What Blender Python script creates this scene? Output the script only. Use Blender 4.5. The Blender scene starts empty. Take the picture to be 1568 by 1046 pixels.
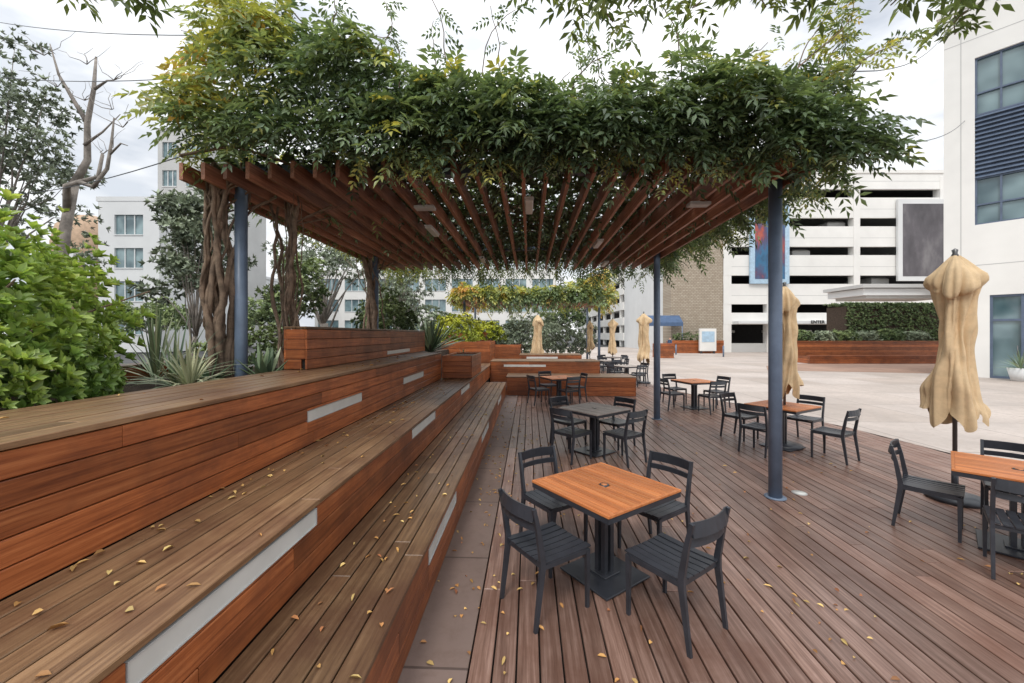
import bpy, math, random
import numpy as np
from mathutils import Vector, Matrix, noise
random.seed(7); rng=np.random.default_rng(7)
S=bpy.context.scene
TH=math.radians(2.4)
CT,ST=math.cos(TH),math.sin(TH)
def W(u,v,z=0.0): return (u*CT+v*ST, -u*ST+v*CT, z)

# ------------------------------------------------------------------ materials
def mat(name):
    m=bpy.data.materials.new(name); m.use_nodes=True
    nt=m.node_tree; b=nt.nodes['Principled BSDF']
    return m,nt,b
def N(nt,t,**k):
    n=nt.nodes.new(t)
    for a,b in k.items(): setattr(n,a,b)
    return n
def ramp(nt,fac,stops):
    r=N(nt,'ShaderNodeValToRGB'); e=r.color_ramp.elements
    while len(e)<len(stops): e.new(0.5)
    for i,(p,c) in enumerate(stops):
        e[i].position=p; e[i].color=(*c,1)
    nt.links.new(fac,r.inputs[0]); return r.outputs[0]
def mixc(nt,a,b,f,mode='MIX'):
    m=N(nt,'ShaderNodeMix',data_type='RGBA',blend_type=mode)
    if isinstance(f,(int,float)): m.inputs[0].default_value=f
    else: nt.links.new(f,m.inputs[0])
    for i,x in ((6,a),(7,b)):
        if isinstance(x,tuple): m.inputs[i].default_value=(*x,1)
        else: nt.links.new(x,m.inputs[i])
    return m.outputs[2]
def noise_(nt,scale,vec=None,detail=4,rough=0.6):
    n=N(nt,'ShaderNodeTexNoise'); n.inputs['Scale'].default_value=scale
    n.inputs['Detail'].default_value=detail; n.inputs['Roughness'].default_value=rough
    if vec is not None: nt.links.new(vec,n.inputs['Vector'])
    return n.outputs[0]
def simple(name,c,rough=0.6,metal=0.0,var=0.15,scale=3.0,bump=0.0,spec=0.5):
    m,nt,b=mat(name)
    tc=N(nt,'ShaderNodeTexCoord')
    f=noise_(nt,scale,tc.outputs['Object'],3)
    lo=tuple(x*(1-var) for x in c); hi=tuple(min(1,x*(1+var)) for x in c)
    col=ramp(nt,f,[(0.3,lo),(0.7,hi)])
    nt.links.new(col,b.inputs['Base Color'])
    b.inputs['Roughness'].default_value=rough; b.inputs['Metallic'].default_value=metal
    b.inputs['Specular IOR Level'].default_value=spec
    if bump:
        bp=N(nt,'ShaderNodeBump'); bp.inputs['Strength'].default_value=bump; bp.inputs['Distance'].default_value=0.02
        f2=noise_(nt,scale*12,tc.outputs['Object'],3)
        nt.links.new(f2,bp.inputs['Height']); nt.links.new(bp.outputs[0],b.inputs['Normal'])
    return m
def wood(name,c1,c2,c3,axis='Y',rough=0.5,stain=(0.1,0.07,0.05),stainamt=0.5,bv=(0.7,1.25)):
    m,nt,b=mat(name)
    tc=N(nt,'ShaderNodeTexCoord'); geo=N(nt,'ShaderNodeNewGeometry')
    mp=N(nt,'ShaderNodeMapping')
    s={'X':(0.9,26,26),'Y':(26,0.9,26),'Z':(26,26,0.9)}[axis]
    mp.inputs['Scale'].default_value=s
    nt.links.new(tc.outputs['Object'],mp.inputs['Vector'])
    rm=N(nt,'ShaderNodeMath',operation='MULTIPLY'); rm.inputs[1].default_value=57
    nt.links.new(geo.outputs['Random Per Island'],rm.inputs[0])
    ad=N(nt,'ShaderNodeVectorMath',operation='ADD')
    nt.links.new(mp.outputs[0],ad.inputs[0]); nt.links.new(rm.outputs[0],ad.inputs[1])
    g=noise_(nt,1.6,ad.outputs[0],5,0.7)
    col=ramp(nt,g,[(0.3,c1),(0.5,c2),(0.7,c3)])
    st=noise_(nt,1.2,tc.outputs['Object'],5,0.7)
    sf=ramp(nt,st,[(0.45,(0,0,0)),(0.68,(stainamt,)*3)])
    col=mixc(nt,col,stain,sf)
    br=N(nt,'ShaderNodeMapRange'); br.inputs[3].default_value=bv[0]; br.inputs[4].default_value=bv[1]
    nt.links.new(geo.outputs['Random Per Island'],br.inputs[0])
    hs=N(nt,'ShaderNodeHueSaturation'); nt.links.new(col,hs.inputs['Color']); nt.links.new(br.outputs[0],hs.inputs['Value'])
    nt.links.new(hs.outputs[0],b.inputs['Base Color'])
    rr=N(nt,'ShaderNodeMapRange'); rr.inputs[3].default_value=rough-0.14; rr.inputs[4].default_value=rough+0.18
    nt.links.new(st,rr.inputs[0]); nt.links.new(rr.outputs[0],b.inputs['Roughness'])
    bp=N(nt,'ShaderNodeBump'); bp.inputs['Strength'].default_value=0.35; bp.inputs['Distance'].default_value=0.004
    nt.links.new(g,bp.inputs['Height']); nt.links.new(bp.outputs[0],b.inputs['Normal'])
    return m
def leafmat(name,stops,rough=0.45,trans=0.3):
    m,nt,b=mat(name)
    at=N(nt,'ShaderNodeAttribute',attribute_name='tint')
    col=ramp(nt,at.outputs['Fac'],stops)
    geo=N(nt,'ShaderNodeNewGeometry')
    br=N(nt,'ShaderNodeMapRange'); br.inputs[3].default_value=0.62; br.inputs[4].default_value=1.45
    nt.links.new(geo.outputs['Random Per Island'],br.inputs[0])
    hs=N(nt,'ShaderNodeHueSaturation'); nt.links.new(col,hs.inputs['Color']); nt.links.new(br.outputs[0],hs.inputs['Value'])
    nt.links.new(hs.outputs[0],b.inputs['Base Color']); b.inputs['Roughness'].default_value=rough
    b.inputs['Specular IOR Level'].default_value=0.5
    if trans>0:
        tr=N(nt,'ShaderNodeBsdfTranslucent'); nt.links.new(mixc(nt,hs.outputs[0],(1.5,1.5,0.8),1.0,'MULTIPLY'),tr.inputs[0])
        mx=N(nt,'ShaderNodeMixShader'); mx.inputs[0].default_value=trans
        nt.links.new(b.outputs[0],mx.inputs[1]); nt.links.new(tr.outputs[0],mx.inputs[2])
        nt.links.new(mx.outputs[0],nt.nodes['Material Output'].inputs[0])
    return m
M={}
R3=((0.17,0.042,0.014),(0.37,0.108,0.034),(0.53,0.185,0.066))
M['riser']=wood('wood_riser',*R3,rough=0.40,stain=(0.13,0.042,0.02),stainamt=0.75,bv=(0.62,1.25))
M['riserX']=wood('wood_riser_cross',*R3,axis='X',rough=0.40,stain=(0.13,0.042,0.02),stainamt=0.7)
S3=((0.095,0.05,0.027),(0.21,0.12,0.062),(0.33,0.20,0.11))
M['seat']=wood('wood_seat',*S3,rough=0.36,stain=(0.11,0.047,0.025),stainamt=0.8,bv=(0.65,1.25))
M['seatX']=wood('wood_seat_cross',*S3,axis='X',rough=0.38)
M['deck']=wood('wood_deck',(0.115,0.061,0.044),(0.225,0.132,0.10),(0.37,0.24,0.195),rough=0.33,stain=(0.14,0.06,0.038),stainamt=0.7,bv=(0.7,1.25))
M['beam']=wood('wood_beam',(0.19,0.078,0.045),(0.37,0.155,0.088),(0.54,0.25,0.15),rough=0.5,stain=(0.16,0.07,0.045),stainamt=0.5)
M['ttop']=wood('teak_top',(0.42,0.125,0.035),(0.60,0.205,0.065),(0.73,0.30,0.11),rough=0.42,stain=(0.42,0.13,0.05),stainamt=0.5,bv=(0.8,1.12))
M['tgrey']=wood('weathered_top',(0.28,0.235,0.21),(0.42,0.36,0.325),(0.53,0.47,0.42),rough=0.5,bv=(0.85,1.1))
M['under']=simple('dark_void',(0.012,0.010,0.009),0.9)  # near-black fill standing in for shade under and behind the boards
M['diff']=simple('light_diffuser',(0.68,0.68,0.65),0.35,var=0.08)
M['steel']=simple('blue_steel_paint',(0.15,0.20,0.285),0.4,var=0.12,scale=6)
M['black']=simple('charcoal_powdercoat',(0.036,0.040,0.050),0.34,var=0.2,scale=8)
M['metal']=simple('umbrella_pole',(0.15,0.15,0.15),0.35,metal=0.7)
M['canvas']=simple('beige_canvas',(0.66,0.485,0.29),0.85,var=0.14,scale=7,bump=0.3)
M['white']=simple('white_render',(0.80,0.79,0.76),0.7,var=0.06,scale=0.4)
M['grey']=simple('grey_render',(0.5,0.5,0.49),0.75,var=0.07,scale=0.3)
M['lgrey']=simple('light_grey_render',(0.68,0.69,0.69),0.7,var=0.06,scale=0.3)
M['dark']=simple('garage_shade_black',(0.045,0.043,0.043),0.8)  # shade of the deep openings put into the colour; sign letters share it
M['frameb']=simple('pale_blue_frame',(0.42,0.58,0.72),0.5)
M['louv']=simple('blue_grey_louvre',(0.10,0.135,0.20),0.5)
M['bark']=simple('vine_bark',(0.25,0.175,0.125),0.9,var=0.5,scale=9,bump=0.8)
M['barkg']=simple('grey_bark',(0.30,0.265,0.235),0.9,var=0.4,scale=6,bump=0.8)
M['soil']=simple('soil',(0.07,0.048,0.034),0.95,var=0.4,scale=8,bump=0.8)
M['asph']=simple('asphalt',(0.07,0.07,0.07),0.9,var=0.2,scale=2,bump=0.3)
M['tan']=simple('tan_stucco',(0.50,0.35,0.24),0.85)
M['awn']=simple('blue_awning',(0.07,0.12,0.22),0.7)
def glassm():
    m,nt,b=mat('window_glass')
    tc=N(nt,'ShaderNodeTexCoord'); f=noise_(nt,0.5,tc.outputs['Object'],2)
    nt.links.new(ramp(nt,f,[(0.35,(0.06,0.11,0.13)),(0.65,(0.26,0.37,0.39))]),b.inputs['Base Color'])
    b.inputs['Roughness'].default_value=0.05; b.inputs['Specular IOR Level'].default_value=0.9; return m
M['glass']=glassm()
def brickm():
    m,nt,b=mat('split_face_block'); tc=N(nt,'ShaderNodeTexCoord')
    mp=N(nt,'ShaderNodeMapping'); mp.inputs['Rotation'].default_value=(math.pi/2,0,0)
    nt.links.new(tc.outputs['Object'],mp.inputs[0])
    br=N(nt,'ShaderNodeTexBrick'); br.inputs['Scale'].default_value=1.4
    br.inputs['Color1'].default_value=(0.37,0.31,0.24,1); br.inputs['Color2'].default_value=(0.46,0.40,0.32,1)
    br.inputs['Mortar'].default_value=(0.23,0.185,0.14,1); br.inputs['Mortar Size'].default_value=0.03
    nt.links.new(mp.outputs[0],br.inputs['Vector']); nt.links.new(br.outputs[0],b.inputs['Base Color'])
    b.inputs['Roughness'].default_value=0.9; return m
M['block']=brickm()
def concm(name,c,s=1.0,wd=2.4,mort=0.012):
    m,nt,b=mat(name); tc=N(nt,'ShaderNodeTexCoord')
    f=noise_(nt,0.3,tc.outputs['Object'],6,0.7); f2=noise_(nt,9,tc.outputs['Object'],5,0.7)
    col=ramp(nt,f,[(0.3,tuple(x*0.72 for x in c)),(0.7,tuple(x*1.12 for x in c))])
    col=mixc(nt,col,(c[0]*0.7,c[1]*0.66,c[2]*0.62),ramp(nt,f2,[(0.48,(0,0,0)),(0.75,(0.8,)*3)]))
    br=N(nt,'ShaderNodeTexBrick'); br.offset=0; br.inputs['Scale'].default_value=s; br.inputs['Mortar Size'].default_value=mort
    br.inputs['Brick Width'].default_value=wd; br.inputs['Row Height'].default_value=wd
    br.inputs['Color1'].default_value=(1,1,1,1); br.inputs['Color2'].default_value=(0.86,0.83,0.80,1); br.inputs['Mortar'].default_value=(0.45,0.43,0.42,1)
    nt.links.new(tc.outputs['Object'],br.inputs['Vector'])
    col=mixc(nt,col,br.outputs[0],1.0,'MULTIPLY')
    nt.links.new(col,b.inputs['Base Color']); b.inputs['Roughness'].default_value=0.65
    return m
M['plaza']=concm('plaza_concrete',(0.57,0.50,0.455))
M['strip']=concm('kerb_concrete',(0.25,0.18,0.155),1.0,1.2,0.01)
M['patch']=simple('brown_floor',(0.36,0.23,0.17),0.8,scale=0.8)
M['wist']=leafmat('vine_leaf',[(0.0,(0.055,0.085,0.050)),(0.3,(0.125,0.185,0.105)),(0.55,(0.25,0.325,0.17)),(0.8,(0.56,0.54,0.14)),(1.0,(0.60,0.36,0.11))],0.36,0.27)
M['shrub']=leafmat('shrub_leaf',[(0.0,(0.065,0.13,0.035)),(0.4,(0.19,0.30,0.075)),(0.75,(0.36,0.47,0.12)),(1.0,(0.58,0.63,0.20))],0.35,0.3)
M['olive']=leafmat('grey_green_leaf',[(0.0,(0.10,0.13,0.09)),(0.5,(0.23,0.275,0.185)),(1.0,(0.42,0.48,0.34))],0.5,0)
M['green']=leafmat('tree_leaf',[(0.0,(0.045,0.075,0.034)),(0.5,(0.12,0.175,0.072)),(1.0,(0.29,0.36,0.15))],0.42,0)
M['over']=leafmat('overhead_leaf',[(0.0,(0.06,0.09,0.035)),(0.5,(0.14,0.19,0.075)),(1.0,(0.30,0.35,0.13))],0.42,0.35)
M['ygreen']=leafmat('yellow_leaf',[(0.0,(0.16,0.22,0.03)),(0.5,(0.38,0.42,0.04)),(1.0,(0.62,0.60,0.07))],0.45,0)
M['blade']=leafmat('blade_leaf',[(0.0,(0.08,0.13,0.075)),(0.5,(0.20,0.27,0.15)),(1.0,(0.55,0.55,0.34))],0.42,0)
M['fallen']=leafmat('fallen_leaf',[(0.0,(0.30,0.11,0.05)),(0.5,(0.54,0.29,0.09)),(1.0,(0.70,0.52,0.20))],0.6,0)

# ------------------------------------------------------------------ mesh builder
class B:
    def __init__(s): s.v=[];s.f=[];s.m=[];s.mats=[];s.sm=[]
    def mi(s,m):
        if m not in s.mats: s.mats.append(m)
        return s.mats.index(m)
    def add(s,vs,fs,m,smooth=False):
        o=len(s.v); s.v.extend([tuple(p) for p in vs]); k=s.mi(m)
        for f in fs: s.f.append([i+o for i in f]); s.m.append(k); s.sm.append(smooth)
    def box(s,x0,x1,y0,y1,z0,z1,m):
        vs=[(x0,y0,z0),(x1,y0,z0),(x1,y1,z0),(x0,y1,z0),(x0,y0,z1),(x1,y0,z1),(x1,y1,z1),(x0,y1,z1)]
        s.add(vs,[(0,3,2,1),(4,5,6,7),(0,1,5,4),(1,2,6,5),(2,3,7,6),(3,0,4,7)],m)
    def bbox(s,x0,x1,y0,y1,z0,z1,m,b=0.004):
        prof=[(z0,b),(z0+b,0),(z1-b,0),(z1,b)]
        rings=[[(x0+i,y0+i,z),(x1-i,y0+i,z),(x1-i,y1-i,z),(x0+i,y1-i,z)] for z,i in prof]
        vs=[p for r in rings for p in r]; fs=[(3,2,1,0),(12,13,14,15)]
        for k in range(3):
            for j in range(4):
                a=k*4+j; c=k*4+(j+1)%4; fs.append((a,c,c+4,a+4))
        s.add(vs,fs,m)
    def tube(s,pts,rad,m,n=8,cap=True,smooth=True):
        pts=[Vector(p) for p in pts]
        if isinstance(rad,(int,float)): rad=[rad]*len(pts)
        vs=[];fs=[]
        ref=Vector((0,0,1)); t0=(pts[1]-pts[0]).normalized()
        if abs(t0.z)>0.9: ref=Vector((1,0,0))
        for i,p in enumerate(pts):
            t=(pts[min(i+1,len(pts)-1)]-pts[max(i-1,0)]).normalized()
            a=t.cross(ref)
            if a.length<1e-4: a=t.orthogonal()
            a.normalize(); b=t.cross(a).normalized()
            for k in range(n):
                w=2*math.pi*k/n; vs.append(p+(a*math.cos(w)+b*math.sin(w))*rad[i])
        for i in range(len(pts)-1):
            for k in range(n): fs.append((i*n+k,i*n+(k+1)%n,(i+1)*n+(k+1)%n,(i+1)*n+k))
        if cap:
            fs.append(tuple(range(n))[::-1]); fs.append(tuple((len(pts)-1)*n+k for k in range(n)))
        s.add(vs,fs,m,smooth)
    def sweep(s,pts,wh,up,m):
        pts=[Vector(p) for p in pts]; up=Vector(up)
        if isinstance(wh[0],(int,float)): wh=[wh]*len(pts)
        vs=[];fs=[]
        for i,p in enumerate(pts):
            t=(pts[min(i+1,len(pts)-1)]-pts[max(i-1,0)]).normalized()
            a=t.cross(up).normalized(); b=a.cross(t).normalized(); w,h=wh[i]
            for x,y in ((-1,-1),(1,-1),(1,1),(-1,1)): vs.append(p+a*x*w/2+b*y*h/2)
        for i in range(len(pts)-1):
            for k in range(4): fs.append((i*4+k,i*4+(k+1)%4,i*4+4+(k+1)%4,i*4+4+k))
        n=len(pts)*4-4
        fs+= [(3,2,1,0),(n,n+1,n+2,n+3)]
        s.add(vs,fs,m)
    def done(s,name,parent=None,loc=None,rz=None,link=True):
        me=bpy.data.meshes.new(name); me.from_pydata(s.v,[],s.f)
        for m in s.mats: me.materials.append(M[m])
        me.polygons.foreach_set('material_index',s.m); me.polygons.foreach_set('use_smooth',s.sm)
        me.update()
        if not link: return me
        return put(me,name,parent,loc,rz)
def put(me,name,parent=None,loc=None,rz=None):
    o=bpy.data.objects.new(name,me); S.collection.objects.link(o)
    if loc: o.location=loc
    if rz is not None: o.rotation_euler=(0,0,rz)
    if parent: o.parent=parent
    return o
def empty(name,loc=(0,0,0),rz=0):
    o=bpy.data.objects.new(name,None); S.collection.objects.link(o); o.location=loc; o.rotation_euler=(0,0,rz); o.empty_display_size=0.2
    return o

# ------------------------------------------------------------------ leaves
def unit(a): return a/np.maximum(np.linalg.norm(a,axis=-1,keepdims=True),1e-6)
def leaves(name,P,D,Nn,L,Wd,T,m,parent=None,big=False,rz=None,fold=0.25):
    n=len(P); D=unit(D); Sd=unit(np.cross(D,Nn)); U=np.cross(Sd,D)
    L=L[:,None]; Wd=Wd[:,None]
    if not big:
        V=np.stack([P,P+D*L*0.45+Sd*Wd*0.5+U*Wd*fold,P+D*L-U*L*0.12,P+D*L*0.45-Sd*Wd*0.5+U*Wd*fold],1)
        k=4; F=np.array([[0,1,2],[0,2,3]])
    else:
        V=np.stack([P,P+D*L*0.3+Sd*Wd*0.42+U*Wd*fold,P+D*L*0.68+Sd*Wd*0.45+U*Wd*fold*0.6,P+D*L-U*L*0.15,
                    P+D*L*0.68-Sd*Wd*0.45+U*Wd*fold*0.6,P+D*L*0.3-Sd*Wd*0.42+U*Wd*fold],1)
        k=6; F=np.array([[0,1,2,3],[0,3,4,5]])
    V=V.reshape(-1,3); Fa=(np.arange(n)[:,None,None]*k+F[None]).reshape(-1,F.shape[1])
    me=bpy.data.meshes.new(name)
    me.vertices.add(len(V)); me.vertices.foreach_set('co',V.astype(np.float32).ravel())
    c=F.shape[1]; me.loops.add(Fa.size); me.loops.foreach_set('vertex_index',Fa.astype(np.int32).ravel())
    me.polygons.add(len(Fa)); me.polygons.foreach_set('loop_start',np.arange(0,Fa.size,c,dtype=np.int32))
    at=me.attributes.new('tint','FLOAT','POINT'); at.data.foreach_set('value',np.repeat(np.clip(T,0,1),k).astype(np.float32))
    me.materials.append(M[m]); me.update(calc_edges=True); me.validate()
    o=bpy.data.objects.new(name,me); S.collection.objects.link(o)
    if parent: o.parent=parent
    if rz is not None: o.rotation_euler=(0,0,rz)
    return o
def sprays(P,D,T,size=0.24,pairs=5,ll=0.075,lw=0.028,S0=0.65,S1=1.25):
    n=len(P); D=unit(D); up=np.tile([0,0,1.0],(n,1))+rng.normal(0,0.4,(n,3)); Sd=unit(np.cross(D,up)); U=np.cross(Sd,D)
    sc=rng.uniform(S0,S1,n)
    out=[[],[],[],[],[],[]]
    def a(p,d,nn,l,w,t):
        for o,x in zip(out,(p,d,nn,l,w,t)): o.append(x)
    for i in range(pairs):
        t=(i+1)/(pairs+0.6); c=P+D*(t*size*sc)[:,None]; c[:,2]-=0.42*size*sc*t*t
        for sgn in (-1,1):
            d=Sd*sgn*0.85+D*0.5-np.array([0,0,0.3])+rng.normal(0,0.15,(n,3))
            a(c,d,U+rng.normal(0,0.25,(n,3)),ll*sc*(1.1-0.35*abs(t-0.5)),lw*sc,T+rng.normal(0,0.04,n))
    c=P+D*(size*0.95*sc)[:,None]; c[:,2]-=0.40*size*sc
    a(c,D-np.array([0,0,0.5]),U,ll*sc,lw*sc,T)
    return [np.concatenate(x) for x in out]
def rosettes(P,Dn,T,k=7,ll=0.1,lw=0.04,spread=0.9):
    n=len(P); Dn=unit(Dn); r=unit(rng.normal(0,1,(n,3))); A=unit(np.cross(Dn,r)); Bv=np.cross(Dn,A)
    out=[[],[],[],[],[],[]]; sc=rng.uniform(0.75,1.25,n)
    for i in range(k):
        w=2*math.pi*i/k+rng.uniform(-0.3,0.3,n); e=rng.uniform(0.5,1.2,n)*spread
        d=Dn+(A*np.cos(w)[:,None]+Bv*np.sin(w)[:,None])*e[:,None]; d[:,2]-=0.1
        for o,x in zip(out,(P,d,Dn+rng.normal(0,0.2,(n,3)),ll*sc*rng.uniform(0.8,1.15,n),lw*sc,T+rng.normal(0,0.08,n))): o.append(x)
    return [np.concatenate(x) for x in out]
def nz(p,s=1.0,o=0.0): return noise.noise(Vector((p[0]*s+o,p[1]*s+o*1.7,p[2]*s-o)))
def blob_points(c,r,n,shell=0.5,ns=1.2,amp=0.3,seed=0.0,low=-1.0):
    d=unit(rng.normal(0,1,(n,3))); d=d[d[:,2]>low]
    f=np.array([1+amp*nz(q,ns*1.6,seed)*1.6+amp*0.6*nz(q,ns*4,seed+5) for q in d])
    t=1-shell*rng.random(len(d))**2
    return np.array(c)+d*np.array(r)*(f*t)[:,None], d*1.0, t

# ------------------------------------------------------------------ ground
g=B(); g.add([(-400,-60,-0.12),(500,-60,-0.12),(500,700,-0.12),(-400,700,-0.12)],[(0,1,2,3)],'asph'); g.done('ground')
bv=[(-4,7.6),(5,7.25),(7,7.1),(9,6.85),(11,6.3),(13,5.6),(16,4.9),(20,4.6),(28,4.4)]
def bu(v):
    for (a,x),(b,y) in zip(bv,bv[1:]):
        if v<=b: return x+(y-x)*(v-a)/(b-a)
    return bv[-1][1]
def vend(u):
    if u<=4.4: return 28
    for (a,x),(b,y) in zip(bv,bv[1:]):
        if y<=u<=x: return a+(b-a)*(x-u)/(x-y)
    return -4
d=B()
bw=0.142; u=-0.36
while u<7.58:
    v=-3.0-random.random()*3; ve=vend(u+bw/2)
    while v<ve:
        L=random.uniform(3.4,4.9); e=min(v+L,ve)
        a0,a1=u+0.0055,u+bw-0.0055
        if e-v>0.3:
            last=e>=ve-1e-6
            e0=min(vend(a0),e) if last and u>4.3 else e; e1=vend(a1) if last and u>4.3 else e
            z=random.uniform(-0.002,0.002); c=0.004
            vs=[(a0,v,-0.03),(a1,v,-0.03),(a1,e1,-0.03),(a0,e0,-0.03),(a0,v,z-c),(a1,v,z-c),(a1,e1,z-c),(a0,e0,z-c),
                (a0+c,v+c,z),(a1-c,v+c,z),(a1-c,e1-c,z),(a0+c,e0-c,z)]
            d.add(vs,[(0,1,5,4),(1,2,6,5),(2,3,7,6),(3,0,4,7),(4,5,9,8),(5,6,10,9),(6,7,11,10),(7,4,8,11),(8,9,10,11)],'deck')
        v=e+0.005
    u+=bw
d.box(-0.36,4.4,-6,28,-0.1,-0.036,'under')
dk=d.done('wood_deck',rz=-TH)
vs=[];fs=[]
for i,(v,x) in enumerate(bv): vs+= [(x+0.01,v,-0.038),(x-3.2,v,-0.0385)]
for i in range(len(bv)-1): fs.append((2*i+1,2*i,2*i+2,2*i+3))
d=B(); d.add(vs,fs,'under'); d.done('deck_gap_shade',parent=dk)  # flat near-black sheet, painted shade below the deck gaps, not framing
p=B(); vs=[];fs=[]
fine=[v for v in np.linspace(-4,28,60)]
for v in fine: vs+=[(bu(v)+0.012,v,-0.004),(160,v,-0.004)]
for i in range(len(fine)-1): fs.append((2*i,2*i+1,2*i+3,2*i+2))
o=len(vs); vs+=[(-8,28,-0.004),(160,28,-0.004),(160,64,-0.004),(-8,64,-0.004)]; fs.append((o,o+1,o+2,o+3))
p.add(vs,fs,'plaza'); p.done('plaza_paving',rz=-TH)
p=B(); p.add([(14.2,22.5,0.002),(21,20.8,0.002),(30,20.8,0.002),(30,27.5,0.002),(19.0,27.5,0.002),(16,25.5,0.002)],[(0,1,2,3,4,5)],'patch'); p.done('brown_floor_area')  # plain brown floor patch beside the planters
p=B(); p.box(-0.76,-0.365,-5,13.2,-0.11,0.004,'strip'); p.done('concrete_kerb_strip',rz=-TH)

# ------------------------------------------------------------------ terraced bench
def run_boards(b,axis,a0,a1,c0,c1,z0,z1,m,seg=3.6,off=None):
    v=a0-(random.random()*seg if off is None else off)
    while v<a1:
        e=min(v+seg,a1); s=max(v,a0)
        if e-s>0.05:
            if axis=='v': b.bbox(c0,c1,s+0.0015,e-0.0015,z0,z1,m)
            else: b.bbox(s+0.0015,e-0.0015,c0,c1,z0,z1,m)
        v=e
def tier(b,uf,ub,v0,v1,zb,zt,lights,lz,nr):
    n=round((uf-ub)/0.135); w=(uf-ub)/n
    for i in range(n):
        run_boards(b,'v',v0,v1,ub+i*w+0.005,ub+(i+1)*w-0.005+(0.012 if i==n-1 else 0),zt-0.032,zt+random.uniform(-0.001,0.001),'seat')
    h=(zt-0.036-zb)/nr
    for j in range(nr):
        z0=zb+j*h+0.003; z1=zb+(j+1)*h-0.003
        cuts=[(l0,l1) for (l0,l1) in lights if z0<lz[1] and z1>lz[0]]
        s=v0
        for (l0,l1) in cuts+[(v1,v1)]:
            if l0>s: run_boards(b,'v',s,l0,uf-0.026,uf,z0,z1,'riser')
            if l1>l0:
                if z0<lz[0]-0.01: b.bbox(uf-0.026,uf,l0,l1,z0,lz[0]-0.004,'riser',0.002)
                if z1>lz[1]+0.01: b.bbox(uf-0.026,uf,l0,l1,lz[1]+0.004,z1,'riser',0.002)
            s=l1
    for (l0,l1) in lights:
        b.box(uf-0.022,uf-0.004,l0+0.008,l1-0.008,lz[0]+0.004,lz[1]-0.004,'diff')
        for q in (lz[0],lz[1]-0.004): b.box(uf-0.022,uf+0.003,l0+0.004,l1-0.004,q,q+0.004,'grey')
        for q in (l0+0.004,l1-0.008): b.box(uf-0.022,uf+0.003,q,q+0.004,lz[0]+0.0045,lz[1]-0.0045,'grey')
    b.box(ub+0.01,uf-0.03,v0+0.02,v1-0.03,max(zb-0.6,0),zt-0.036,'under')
    for y0,y1 in ((v0-0.001,v0+0.02),(v1-0.028,v1-0.002)):
        for j in range(nr): b.bbox(ub,uf-0.028,y0,y1,zb+j*h+0.0025,zb+(j+1)*h-0.0025,'riserX')
b=B()
tier(b,-0.75,-1.4,-3.5,13.1,0.006,0.45,[(-0.4,0.7),(3.0,4.15),(6.4,7.5),(9.8,10.9)],(0.27,0.385),3)
tier(b,-1.4,-2.18,-3.5,15.5,0.45,0.90,[(-2.2,-0.9),(1.35,2.62),(4.8,6.0),(8.3,9.5)],(0.745,0.855),3)
tier(b,-2.18,-3.1,-3.5,10.0,0.90,1.55,[(0.1,1.45),(3.9,5.2),(6.95,8.3)],(1.13,1.24),5)
b.done('terraced_wood_bench',rz=-TH)
def boxwood(name,u0,u1,v0,v1,z0,z1,top='seat',front_light=None,n=None):
    b=B(); n=n or max(2,round((z1-z0)/0.14)); h=(z1-z0-0.034)/n
    for j in range(n):
        a,c=z0+j*h+0.0025,z0+(j+1)*h-0.0025
        run_boards(b,'v',v0,v1,u1-0.026,u1,a,c,'riser'); run_boards(b,'v',v0,v1,u0,u0+0.026,a,c,'riser')
        run_boards(b,'u',u0+0.028,u1-0.028,v0,v0+0.026,a,c,'riserX'); run_boards(b,'u',u0+0.028,u1-0.028,v1-0.026,v1,a,c,'riserX')
    if top=='seat':
        if (v1-v0)>(u1-u0):
            m=max(1,round((u1-u0)/0.14)); w=(u1-u0)/m
            for i in range(m): run_boards(b,'v',v0-0.01,v1+0.01,u0+i*w+0.003,u0+(i+1)*w-0.003,z1-0.03,z1,'seat')
        else:
            m=max(1,round((v1-v0)/0.14)); w=(v1-v0)/m
            for i in range(m): run_boards(b,'u',u0-0.01,u1+0.01,v0+i*w+0.003,v0+(i+1)*w-0.003,z1-0.03,z1,'seatX')
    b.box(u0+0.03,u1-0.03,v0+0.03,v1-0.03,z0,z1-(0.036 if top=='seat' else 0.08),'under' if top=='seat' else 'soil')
    if front_light:
        for (f,l0,l1,q0,q1) in front_light:
            if f=='v': b.box(u1-0.01,u1+0.004,l0,l1,q0,q1,'diff')
            else: b.box(l0,l1,v0-0.004,v0+0.01,q0,q1,'diff')
    return b.done(name,rz=-TH)
boxwood('wood_planter_wall',-3.1,-2.8,5.0,10.8,1.554,2.1,front_light=[('v',7.9,9.4,1.60,1.67)],n=4)
boxwood('wood_planter_box',-2.17,-1.42,10.03,12.0,0.904,1.5,top='soil')
boxwood('wood_step_bench',-0.74,3.45,13.2,14.4,0.006,0.62)
boxwood('wood_step_bench',-1.38,2.5,14.44,15.7,0.3,1.05,front_light=[('u',-0.9,0.6,0.84,0.92)])
boxwood('wood_step_bench',-0.4,2.2,17.0,18.3,0.004,1.15,front_light=[('u',-0.1,1.2,0.98,1.06)])
boxwood('wood_planter_box',-3.4,-1.5,15.6,18.0,0.9,1.75,top='soil')
boxwood('wood_planter_box',-5.5,-2.0,21,24,0.0,2.15,top='soil')
boxwood('wood_planter_box',-2.0,-0.4,19,24,0.0,1.55,top='soil')
boxwood('wood_planter_wall',-5.2,-4.9,-3,6.5,1.0,1.62)
b=B(); b.box(-4.88,-3.11,-3.5,20,0.0,1.42,'soil'); b.done('planter_soil',rz=-TH)
b=B(); b.box(-13,-6.3,-3.5,28,0.0,0.5,'soil'); b.done('planting_bed',rz=-TH)

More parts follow.
